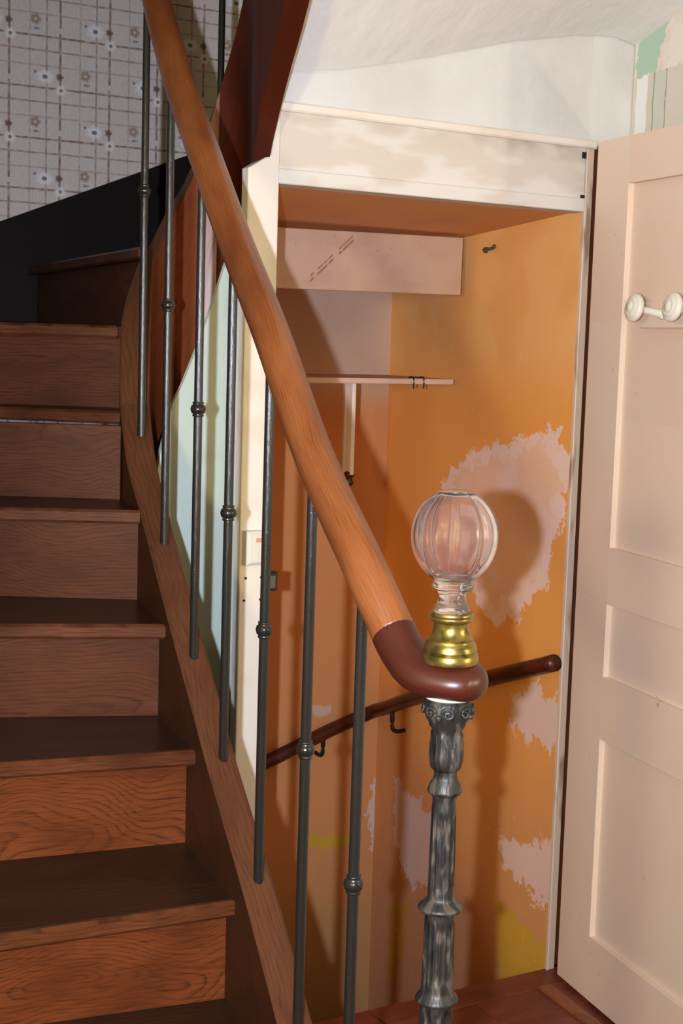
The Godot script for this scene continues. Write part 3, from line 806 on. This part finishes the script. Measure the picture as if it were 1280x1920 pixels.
func build_stairs() -> void:
	var stairs := thing("staircase", Vector3(-0.6, 0, -2.4), "dark stained wooden winding staircase with closed string, rising along the left side", "staircase")
	var lw := Vector2(-1.05, -1.8)
	var ldir := Vector2(-0.451, -0.892)
	var nose := {1: [0.11, -1.586, 25.7], 2: [0.024, -1.80, 25.7], 3: [-0.063, -2.014, 25.7], 4: [-0.150, -2.228, 25.7], 5: [-0.237, -2.442, 19.4], 6: [-0.317, -2.626, 8.0], 7: [-0.395, -2.855, 3.6], 8: [-0.474, -3.098, -8.0], 9: [-0.492, -3.222, -6.0]}
	var ris := {1: [0.093, -1.626, 25.7], 2: [0.008, -1.84, 25.7], 3: [-0.078, -2.054, 25.7], 4: [-0.162, -2.268, 21.4], 5: [-0.254, -2.49, 21.5], 6: [-0.326, -2.667, 9.8], 7: [-0.402, -2.869, 1.0], 8: [-0.465, -3.037, -0.5], 9: [-0.5, -3.248, -5.9]}
	for k in range(1, 10):
		var h := 0.18 * k
		var a := Vector2(nose[k][0], nose[k][1])
		var g: float = deg_to_rad(nose[k][2])
		var d := Vector2(-cos(g), sin(g))
		var back := Vector2(-d.y, d.x)
		if back.y > 0: back = -back
		var l := cross2(a, d, lw, ldir)
		var wide := a.distance_to(l)
		var pts := PackedVector2Array([a + back * 0.012 - d * 0.006, l + back * 0.012])
		if k < 9:
			var ra := Vector2(ris[k + 1][0], ris[k + 1][1])
			var rg: float = deg_to_rad(ris[k + 1][2])
			var rd := Vector2(-cos(rg), sin(rg))
			var deep := Vector2(-rd.y, rd.x)
			if deep.y > 0: deep = -deep
			pts.append(cross2(ra + deep * 0.03, rd, lw, ldir))
			pts.append(ra + deep * 0.03 - rd * 0.004)
		else:
			pts.append_array(PackedVector2Array([Vector2(-2.15, -3.96), Vector2(-0.985, -4.64), Vector2(-0.45, -3.38)]))
		# local frame of the tread: x along the nosing to the right
		var ax := Vector3(-d.x, 0, -d.y)
		var xf := Transform3D(Basis(ax, UP, ax.cross(UP)), p3(a, h))
		var inv := xf.affine_inverse()
		var loc := PackedVector2Array()
		for q in pts:
			var v := inv * p3(q, h)
			loc.append(Vector2(v.x, v.z))
		var tr := put("tread", slab(loc, -0.026, 0.0, 0.001, Vector2(0.7 + 0.5 * fposmod(k * 0.618, 1.0), 0.34 + 0.14 * fposmod(k * 0.37, 1.0))), M.tread, stairs, xf)
		put("nosing", slab(rect(-wide, -0.0125, -0.008 if k == 9 else 0.004, 0.001), -0.0265, 0.0008, 0.005, Vector2(k * 0.33, 0)), M.nosing, tr, xf)
		# riser below this tread
		var ra2 := Vector2(ris[k][0], ris[k][1])
		var rg2: float = deg_to_rad(ris[k][2])
		var rd2 := Vector2(-cos(rg2), sin(rg2))
		var rl := cross2(ra2, rd2, lw, ldir)
		var rx := Vector3(-rd2.x, 0, -rd2.y)
		var rn := rx.cross(UP)
		if rn.z < 0: rn = -rn
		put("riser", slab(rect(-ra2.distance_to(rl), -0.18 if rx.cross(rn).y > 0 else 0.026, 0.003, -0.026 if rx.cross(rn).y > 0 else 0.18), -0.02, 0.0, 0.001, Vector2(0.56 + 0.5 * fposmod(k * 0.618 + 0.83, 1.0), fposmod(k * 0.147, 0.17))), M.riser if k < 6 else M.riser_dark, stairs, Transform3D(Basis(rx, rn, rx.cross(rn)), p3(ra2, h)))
	# the turn: step ten crosses to the papered wall, step eleven behind the wreath
	var n10 := [Vector2(-0.478, -3.376), Vector2(-1.004, -4.628)]
	for k in 2:
		var q: Array = n10 if k == 0 else [Vector2(-0.36, -3.52), Vector2(-0.42, -4.965)]
		var nxt: Array = [Vector2(-0.36, -3.52), Vector2(-0.42, -4.965)] if k == 0 else [Vector2(-0.27, -3.52), Vector2(0.3, -5.4)]
		var h := 1.8 + 0.18 * k
		var d: Vector2 = (q[1] - q[0]).normalized()
		var fwd := Vector2(-d.y, d.x)
		if fwd.x < 0: fwd = -fwd
		var ax := Vector3(-d.x, 0, -d.y)
		var xf := Transform3D(Basis(ax, UP, ax.cross(UP)), p3(q[0], h))
		var inv := xf.affine_inverse()
		var loc := PackedVector2Array()
		for w in [q[0] + fwd * 0.012, q[1] + fwd * 0.012, nxt[1] + fwd * 0.03, nxt[0] + fwd * 0.03]:
			var v := inv * p3(w, h)
			loc.append(Vector2(v.x, v.z))
		var tr := put("tread", slab(loc, -0.026, 0.0, 0.001, Vector2(k * 0.41, 0.1)), M.tread, stairs, xf)
		var wide: float = q[0].distance_to(q[1])
		var sgn := signf((inv.basis * Vector3(fwd.x, 0, fwd.y)).z)
		put("nosing", slab(rect(-wide, 0.013 * sgn, 0.0, -0.001 * sgn), -0.0265, 0.0008, 0.005), M.nosing, tr, xf)
		var rn := Vector3(-fwd.x, 0, -fwd.y)
		var s := signf(ax.cross(rn).y)
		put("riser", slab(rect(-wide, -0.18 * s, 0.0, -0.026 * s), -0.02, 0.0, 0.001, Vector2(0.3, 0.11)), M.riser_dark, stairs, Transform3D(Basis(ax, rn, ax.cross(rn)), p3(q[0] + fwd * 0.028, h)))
	# black string along the papered wall
	var np := -hdir(-31)
	wall_piece("wall_string", W, T_PAPER, np, [[-1.3, 1.40], [-0.02, 1.55], [0.62, 1.75], [1.4, 2.05], [1.4, 2.54], [0.62, 2.222], [-0.09, 1.934], [-1.3, 1.80]], 0.026, M.black_string, stairs, 0.002, 0.025)
	# inner strings: lower board, wreathed turn, upper board
	var low := [[0.085, -1.735, 0.112, -1.785, 0.375, 0.05, 0.05], [0.0, -1.862, 0.049, -1.882, 0.457, 0.12, 0.12], [-0.070, -2.035, -0.021, -2.055, 0.613, 0.28, 0.28], [-0.135, -2.193, -0.086, -2.214, 0.752, 0.43, 0.43],
		[-0.209, -2.372, -0.160, -2.392, 0.892, 0.58, 0.58], [-0.246, -2.463, -0.196, -2.484, 0.967, 0.66, 0.66], [-0.338, -2.687, -0.287, -2.707, 1.158, 0.84, 0.84], [-0.395, -2.855, -0.341, -2.872, 1.262, 0.95, 0.95], [-0.440, -2.975, -0.382, -2.99, 1.350, 1.04, 1.04], [-0.474, -3.098, -0.412, -3.10, 1.458, 1.12, 1.12]]
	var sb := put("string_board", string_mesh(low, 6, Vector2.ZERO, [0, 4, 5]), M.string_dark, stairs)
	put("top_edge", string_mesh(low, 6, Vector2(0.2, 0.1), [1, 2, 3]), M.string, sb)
	var turn := [[-0.474, -3.098, -0.412, -3.10, 1.458, 1.12, 1.12], [-0.495, -3.24, -0.428, -3.22, 1.632, 1.2, 1.2], [-0.478, -3.36, -0.436, -3.33, 1.76, 1.29, 1.29], [-0.455, -3.42, -0.425, -3.385, 1.82, 1.37, 1.37], [-0.428, -3.462, -0.400, -3.43, 1.89, 1.44, 1.44],
		[-0.397, -3.495, -0.375, -3.453, 1.95, 1.485, 1.485], [-0.365, -3.515, -0.350, -3.466, 2.03, 1.545, 1.545], [-0.315, -3.525, -0.310, -3.47, 2.17, 1.695, 1.695], [-0.27, -3.515, -0.277, -3.46, 2.29, 1.81, 1.81], [-0.23, -3.485, -0.253, -3.43, 2.39, 1.88, 1.88], [-0.195, -3.40, -0.235, -3.37, 2.45, 1.925, 1.925], [-0.18, -3.29, -0.223, -3.28, 2.50, 1.95, 1.945], [-0.175, -3.166, -0.213, -3.177, 2.55, 1.978, 1.958]]
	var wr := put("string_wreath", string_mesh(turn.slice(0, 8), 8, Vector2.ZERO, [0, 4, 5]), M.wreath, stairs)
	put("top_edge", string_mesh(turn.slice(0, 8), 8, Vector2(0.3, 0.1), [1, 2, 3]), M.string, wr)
	var high := turn.slice(7, 12) + [[-0.175, -3.166, -0.213, -3.177, 2.55, 1.978, 1.958], [-0.155, -3.107, -0.191, -3.114, 2.62, 2.058, 2.085], [-0.128, -3.02, -0.162, -3.025, 2.71, 2.143, 2.19], [-0.091, -2.912, -0.130, -2.923, 2.80, 2.251, 2.30], [0.041, -2.50, 0.003, -2.515, 3.2, 2.69, 2.73]]  # rest of the wreath takes the darker beam colour, painting in its shade
	put("string_board", string_mesh(high, 5), M.beam, stairs)

# ------------------------------------------------------------------ iron balusters, handrail, newel
func build_railing() -> void:
	var rl := thing("stair_railing", Vector3(0.138, 0, -1.76), "stair railing with worn wooden handrail, slim black iron balusters and ornate cast iron newel post", "railing")
	var feet := [[-0.418, -3.023, 1.415, 2.302, 1.892], [-0.337, -2.777, 1.205, 2.081, 1.66], [-0.255, -2.558, 1.036, 1.906, 1.478], [-0.186, -2.397, 0.869, 1.748, 1.317], [-0.113, -2.217, 0.721, 1.612, 1.16], [-0.041, -2.043, 0.588, 1.447, 1.023], [0.031, -1.869, 0.455, 1.315, 0.892], [-0.31, -3.49, 2.15, 3.05, 2.62]]
	for f in feet:
		var len_: float = f[3] - f[2] - 0.01
		var prof := [[0.0, -0.02], [0.0082, -0.02], [0.0082, 0.0], [0.0079, 0.02], [0.0074, len_], [0.0, len_]]
		var xf := Transform3D(Basis(), Vector3(f[0], f[2], f[1]))
		var b := put("baluster", lathe(prof, 18, null, 0.7), M.iron, rl, xf)
		var c: float = f[4] - f[2]
		put("collar", lathe([[0.0075, c - 0.013], [0.0098, c - 0.0125], [0.0100, c - 0.010], [0.0088, c - 0.0085], [0.0120, c - 0.006], [0.0136, c], [0.0120, c + 0.006], [0.0088, c + 0.0085], [0.0100, c + 0.010], [0.0098, c + 0.0125], [0.0075, c + 0.013]], 20), M.iron, b, xf)
	var path := spline([Vector3(0.070, 1.243, -1.812), Vector3(0.032, 1.315, -1.869), Vector3(-0.042, 1.447, -2.043), Vector3(-0.112, 1.608, -2.217), Vector3(-0.181, 1.750, -2.397), Vector3(-0.250, 1.906, -2.558), Vector3(-0.329, 2.084, -2.777), Vector3(-0.408, 2.312, -3.023), Vector3(-0.435, 2.53, -3.22), Vector3(-0.41, 2.72, -3.39), Vector3(-0.34, 2.90, -3.48), Vector3(-0.25, 3.08, -3.46), Vector3(-0.2, 3.25, -3.3), Vector3(-0.13, 3.5, -3.0)], 10)
	var rr := PackedFloat32Array()
	rr.resize(path.size())
	rr.fill(0.0285)
	put("handrail", sweep(path, rr, rr, 28), M.rail, rl)
	# mahogany volute over the newel
	var vp := spline([Vector3(0.0705, 1.242, -1.8115), Vector3(0.083, 1.222, -1.792), Vector3(0.105, 1.203, -1.770), Vector3(0.138, 1.1975, -1.7585), Vector3(0.162, 1.1975, -1.757), Vector3(0.1785, 1.1975, -1.7565), Vector3(0.1855, 1.1975, -1.7565)], 10)
	var vx := PackedFloat32Array()
	var vy := PackedFloat32Array()
	for k in vp.size():
		var f := float(k) / (vp.size() - 1)
		var w := lerpf(0.0288, 0.044, smoothstep(0.1, 0.6, f))
		var e := clampf((vp[k].x - 0.138) / 0.0475, 0.0, 1.0)
		var tip := sqrt(maxf(0.0, 1.0 - e * e))
		var tip2 := sqrt(maxf(0.0, 1.0 - pow(e, 4.0)))
		vx.append(maxf(0.0005, w * tip))
		vy.append(maxf(0.0005, lerpf(0.0288, 0.0255, smoothstep(0.0, 0.5, f)) * tip2))
	put("volute", sweep(vp, vx, vy, 32, Vector2(0.1, 0)), M.mahogany, rl)
	# cast iron newel
	var nx := Vector3(0.138, 0, -1.76)
	var xf := Transform3D(Basis(), nx)
	var prof := [[0.0, 0.15], [0.03, 0.15], [0.03, 0.2], [0.024, 0.24], [0.023, 0.60], [0.0222, 0.70], [0.0215, 0.755], [0.0205, 0.7815], [0.0207, 0.7835], [0.0258, 0.785], [0.0271, 0.787], [0.0271, 0.789], [0.0256, 0.7918], [0.0220, 0.7962], [0.0206, 0.800], [0.0200, 0.804],
		[0.0200, 0.812], [0.0195, 0.85], [0.0188, 0.893], [0.0184, 0.901], [0.0186, 0.903], [0.0262, 0.9045], [0.0277, 0.9065], [0.0277, 0.9085], [0.0260, 0.9112], [0.0208, 0.9156], [0.0180, 0.9182], [0.0166, 0.921],
		[0.0165, 0.930], [0.0160, 0.98], [0.0154, 1.035], [0.0146, 1.042], [0.0146, 1.047], [0.0165, 1.0525], [0.0205, 1.0548], [0.0217, 1.0568], [0.0217, 1.0588], [0.0200, 1.0622], [0.0192, 1.0668], [0.0155, 1.072], [0.0142, 1.078], [0.0146, 1.083],
		[0.0185, 1.086], [0.0208, 1.093], [0.0216, 1.102], [0.0207, 1.113], [0.0200, 1.125], [0.0204, 1.135], [0.0225, 1.1405], [0.0232, 1.1445], [0.0262, 1.149], [0.0290, 1.156], [0.0296, 1.163], [0.0285, 1.170], [0.0262, 1.1725], [0.0262, 1.176], [0.0, 1.176]]
	# finer rows, so that the flutes and leaves have shape
	var rows := []
	for k in prof.size() - 1:
		var steps := maxi(1, int((prof[k + 1][1] - prof[k][1]) / 0.004)) if prof[k][1] > 0.5 else 1
		for i in steps:
			var f := float(i) / steps
			rows.append([lerpf(prof[k][0], prof[k + 1][0], f), lerpf(prof[k][1], prof[k + 1][1], f)])
	rows.append(prof[-1])
	var flutes := func(r: float, h: float, a: float) -> float:
		if h > 0.931 and h < 1.032:
			var fade := smoothstep(0.931, 0.936, h) * (1.0 - smoothstep(1.024, 1.031, h))
			return r - 0.0021 * fade * pow(absf(sin(a * 6.0)), 0.7)
		if h > 0.813 and h < 0.892:
			var fade := smoothstep(0.813, 0.818, h) * (1.0 - smoothstep(0.885, 0.891, h))
			return r - 0.0021 * fade * pow(absf(sin(a * 8.0)), 0.7)
		if h < 0.777 and h > 0.5:
			var zig := absf(fposmod(a * 4.0 / PI, 2.0) - 1.0)
			var v := absf(fposmod((0.777 - h) / 0.05 - zig, 1.0) - 0.5)
			return r - 0.002 * smoothstep(0.12, 0.3, v)
		if h > 1.084 and h < 1.138:
			var t := (h - 1.084) / 0.054
			var leaf := absf(sin(a * 2.0 + 0.5))
			var rib := pow(absf(sin(a * 8.0)), 0.6)
			var tipped := smoothstep(leaf * 0.55 + 0.42, leaf * 0.55 + 0.36, t)
			return r - 0.0020 * (1.0 - tipped) - 0.0013 * rib * tipped + 0.0016 * tipped * smoothstep(0.3, 0.9, t)
		return r
	var post := put("newel_post", lathe(rows, 120, flutes, 0.8), M.cast, rl, xf)
	for k in 4:
		for s in [-1.0, 1.0]:
			var sp := PackedVector3Array()
			for i in 34:
				var f := i / 33.0
				var ang := f * TAU * 1.35
				var rad := lerpf(0.0078, 0.0014, f)
				var lat: float = (s * 0.0115 + s * rad * cos(ang)) / 0.0296
				var az: float = PI / 4 + 0.45 + k * PI / 2 + lat
				var hh := 1.1605 + rad * sin(ang)
				var rr2 := 0.0298 + 0.0016 * f
				sp.append(nx + Vector3(cos(az) * rr2, hh, sin(az) * rr2))
			put("scroll", tube(sp, 0.0021, 8), M.cast, post)
		var az2 := PI / 4 + 0.45 + k * PI / 2 + PI / 4
		put("scroll_bud", lathe([[0.0, -0.004], [0.003, -0.003], [0.0042, 0.0], [0.003, 0.003], [0.0, 0.004]], 10), M.cast, post, Transform3D(Basis(), nx + Vector3(cos(az2) * 0.0296, 1.155, sin(az2) * 0.0296)))
	put("putty_ring", lathe([[0.0, 1.1745], [0.0282, 1.1745], [0.0292, 1.177], [0.0282, 1.1795], [0.0, 1.1795]], 32), M.putty, post, xf)

	# glass finial in its brass collar
	var fin := thing("newel_finial", Vector3(0.138, 1.2225, -1.76), "clear ribbed glass ball finial in a turned brass collar on the handrail end", "finial")
	var fx := Transform3D(Basis(Vector3(0, 1, 0), 0.22), nx)
	put("brass_collar", lathe([[0.0, 1.2195], [0.0342, 1.2195], [0.0345, 1.2215], [0.0343, 1.2305], [0.0334, 1.2315], [0.0318, 1.2325], [0.0318, 1.2338], [0.0326, 1.2348], [0.0322, 1.239], [0.0305, 1.2435], [0.0285, 1.2462], [0.0285, 1.2474], [0.0272, 1.2482], [0.0276, 1.2493], [0.0262, 1.2505], [0.0238, 1.2545], [0.0222, 1.2595], [0.0216, 1.265], [0.0222, 1.2688], [0.0248, 1.2708], [0.0262, 1.2722], [0.0266, 1.2738], [0.0258, 1.2752], [0.0258, 1.2762], [0.0268, 1.2775], [0.0268, 1.280], [0.0256, 1.282], [0.0225, 1.282], [0.0, 1.281]], 56, null, 0.75), M.brass, fin, fx)
	var ball := begin()
	var outer := []
	# foot, neck and flange of the glass
	for q in [[0.0, 1.2815], [0.0218, 1.2815], [0.0224, 1.284], [0.0208, 1.289], [0.0178, 1.2945], [0.0164, 1.299], [0.0166, 1.303], [0.0195, 1.3075], [0.0238, 1.3105], [0.0258, 1.3125], [0.0258, 1.3145], [0.0236, 1.3165]]:
		outer.append([q[0], q[1], 0.0])
	for i in 37:
		var ph := lerpf(-1.12, 1.18, i / 36.0)
		var r := 0.0538 * cos(ph)
		outer.append([r, 1.3745 + 0.060 * sin(ph) * (0.985 if ph > 0 else 0.985), smoothstep(-1.12, -0.75, ph) * (1.0 - smoothstep(0.95, 1.16, ph))])
	outer.append([0.0, 1.4315, 0.0])
	var segs := 160
	for wall in 2:
		ball.set_smooth_group(wall + 1)
		var rings := []
		var src := outer
		if wall == 1:
			src = [[0.0, 1.3205, 0.0]]
			for i in 33:
				var ph := lerpf(-1.25, 1.15, i / 32.0)
				src.append([0.0495 * cos(ph), 1.3745 + 0.0545 * sin(ph), smoothstep(-1.12, -0.75, ph) * (1.0 - smoothstep(0.95, 1.16, ph))])
			src.append([0.0, 1.4245, 0.0])
		for q in src:
			var ring := PackedVector3Array()
			for i in segs + 1:
				var a := TAU * (i % segs) / segs
				var lobe := pow(absf(cos(a * 4.0)), 0.55)
				var r: float = q[0] * (1.0 - (0.06 if wall == 0 else 0.06) * q[2] * (1.0 - lobe))
				ring.append(Vector3(cos(a) * r, q[1], sin(a) * r))
			rings.append(ring)
		for k in rings.size() - 1:
			for i in segs:
				if wall == 0: quad(ball, rings[k][i], rings[k + 1][i], rings[k + 1][i + 1], rings[k][i + 1], Vector2.ZERO, Vector2.ZERO, Vector2.ZERO, Vector2.ZERO)
				else: quad(ball, rings[k][i], rings[k][i + 1], rings[k + 1][i + 1], rings[k + 1][i], Vector2.ZERO, Vector2.ZERO, Vector2.ZERO, Vector2.ZERO)
	put("glass_ball", done(ball), M.glass, fin, fx)

func build_small_things() -> void:
	var sw := thing("light_switch", O + T_OPEN * -0.89 + UP * 1.154, "cream light switch box with a small red indicator on the left jamb", "light switch")
	box_on("housing", O, T_OPEN, N_OPEN, -0.934, 1.116, -0.880, 1.190, 0.034, M.cream, sw, 0.005, 0.034)
	box_on("rocker", O, T_OPEN, N_OPEN, -0.926, 1.122, -0.886, 1.184, 0.004, M.knob, sw, 0.0015, 0.037)
	var red := flat(Color(0.94, 0.58, 0.50), 0.25)
	box_on("indicator", O, T_OPEN, N_OPEN, -0.915, 1.167, -0.900, 1.176, 0.003, red, sw, 0.001, 0.039)
	var kp := thing("latch_keeper", O + T_OPEN * -0.855 + UP * 1.07, "small dark metal latch keeper on the edge of the left jamb", "latch")
	box_on("keeper_plate", O, T_OPEN, N_OPEN, -0.866, 1.053, -0.845, 1.095, 0.022, M.dark, kp, 0.002, 0.012)
	box_on("keeper_lip", O, T_OPEN, N_OPEN, -0.868, 1.060, -0.852, 1.088, 0.006, M.steel, kp, 0.001, 0.016)
	# the lamps of the hall, out of the picture
	var opal := flat(Color(0.95, 0.93, 0.88), 0.4)
	opal.emission_enabled = true
	opal.emission = Color(1.0, 0.915, 0.70)
	opal.emission_energy_multiplier = 1.5
	var lamp := thing("floor_lamp", Vector3(-0.85, 0, 1.0), "brass floor lamp with an opal globe standing in the hall", "lamp")
	var lx := Transform3D(Basis(), Vector3(-0.85, 0, 1.0))
	put("base", lathe([[0.0, 0.0], [0.14, 0.0], [0.142, 0.008], [0.13, 0.018], [0.04, 0.03], [0.014, 0.05], [0.0, 0.05]], 40), M.brass, lamp, lx)
	put("pole", lathe([[0.0, 0.045], [0.011, 0.045], [0.011, 1.60], [0.03, 1.63], [0.034, 1.645], [0.0, 1.645]], 20), M.brass, lamp, lx)
	var sph := SphereMesh.new()
	sph.radius = 0.12
	sph.height = 0.24
	put("lamp_globe", sph, opal, lamp, Transform3D(Basis(), Vector3(-0.85, 1.75, 1.0)))
	var wl := thing("wall_lamp", Vector3(2.33, 1.5, -1.08), "small opal globe lamp on the right wall of the hall", "lamp")
	var wn := -hdir(58)
	put("wall_rose", lathe([[0.0, 0.0], [0.045, 0.0], [0.042, 0.01], [0.02, 0.018], [0.0, 0.02]], 24), M.brass, wl, Transform3D(Basis(UP.cross(wn), wn, UP).orthonormalized(), Vector3(2.327, 1.5, -1.082)))
	put("arm", tube(spline([Vector3(2.327, 1.5, -1.082) + wn * 0.015, Vector3(2.327, 1.48, -1.082) + wn * 0.07, Vector3(2.2, 1.49, -1.0), Vector3(2.2, 1.53, -1.0)], 6), 0.006, 10), M.brass, wl)
	var sp2 := SphereMesh.new()
	sp2.radius = 0.06
	sp2.height = 0.12
	put("lamp_globe", sp2, opal, wl, Transform3D(Basis(), Vector3(2.2, 1.58, -1.0)))
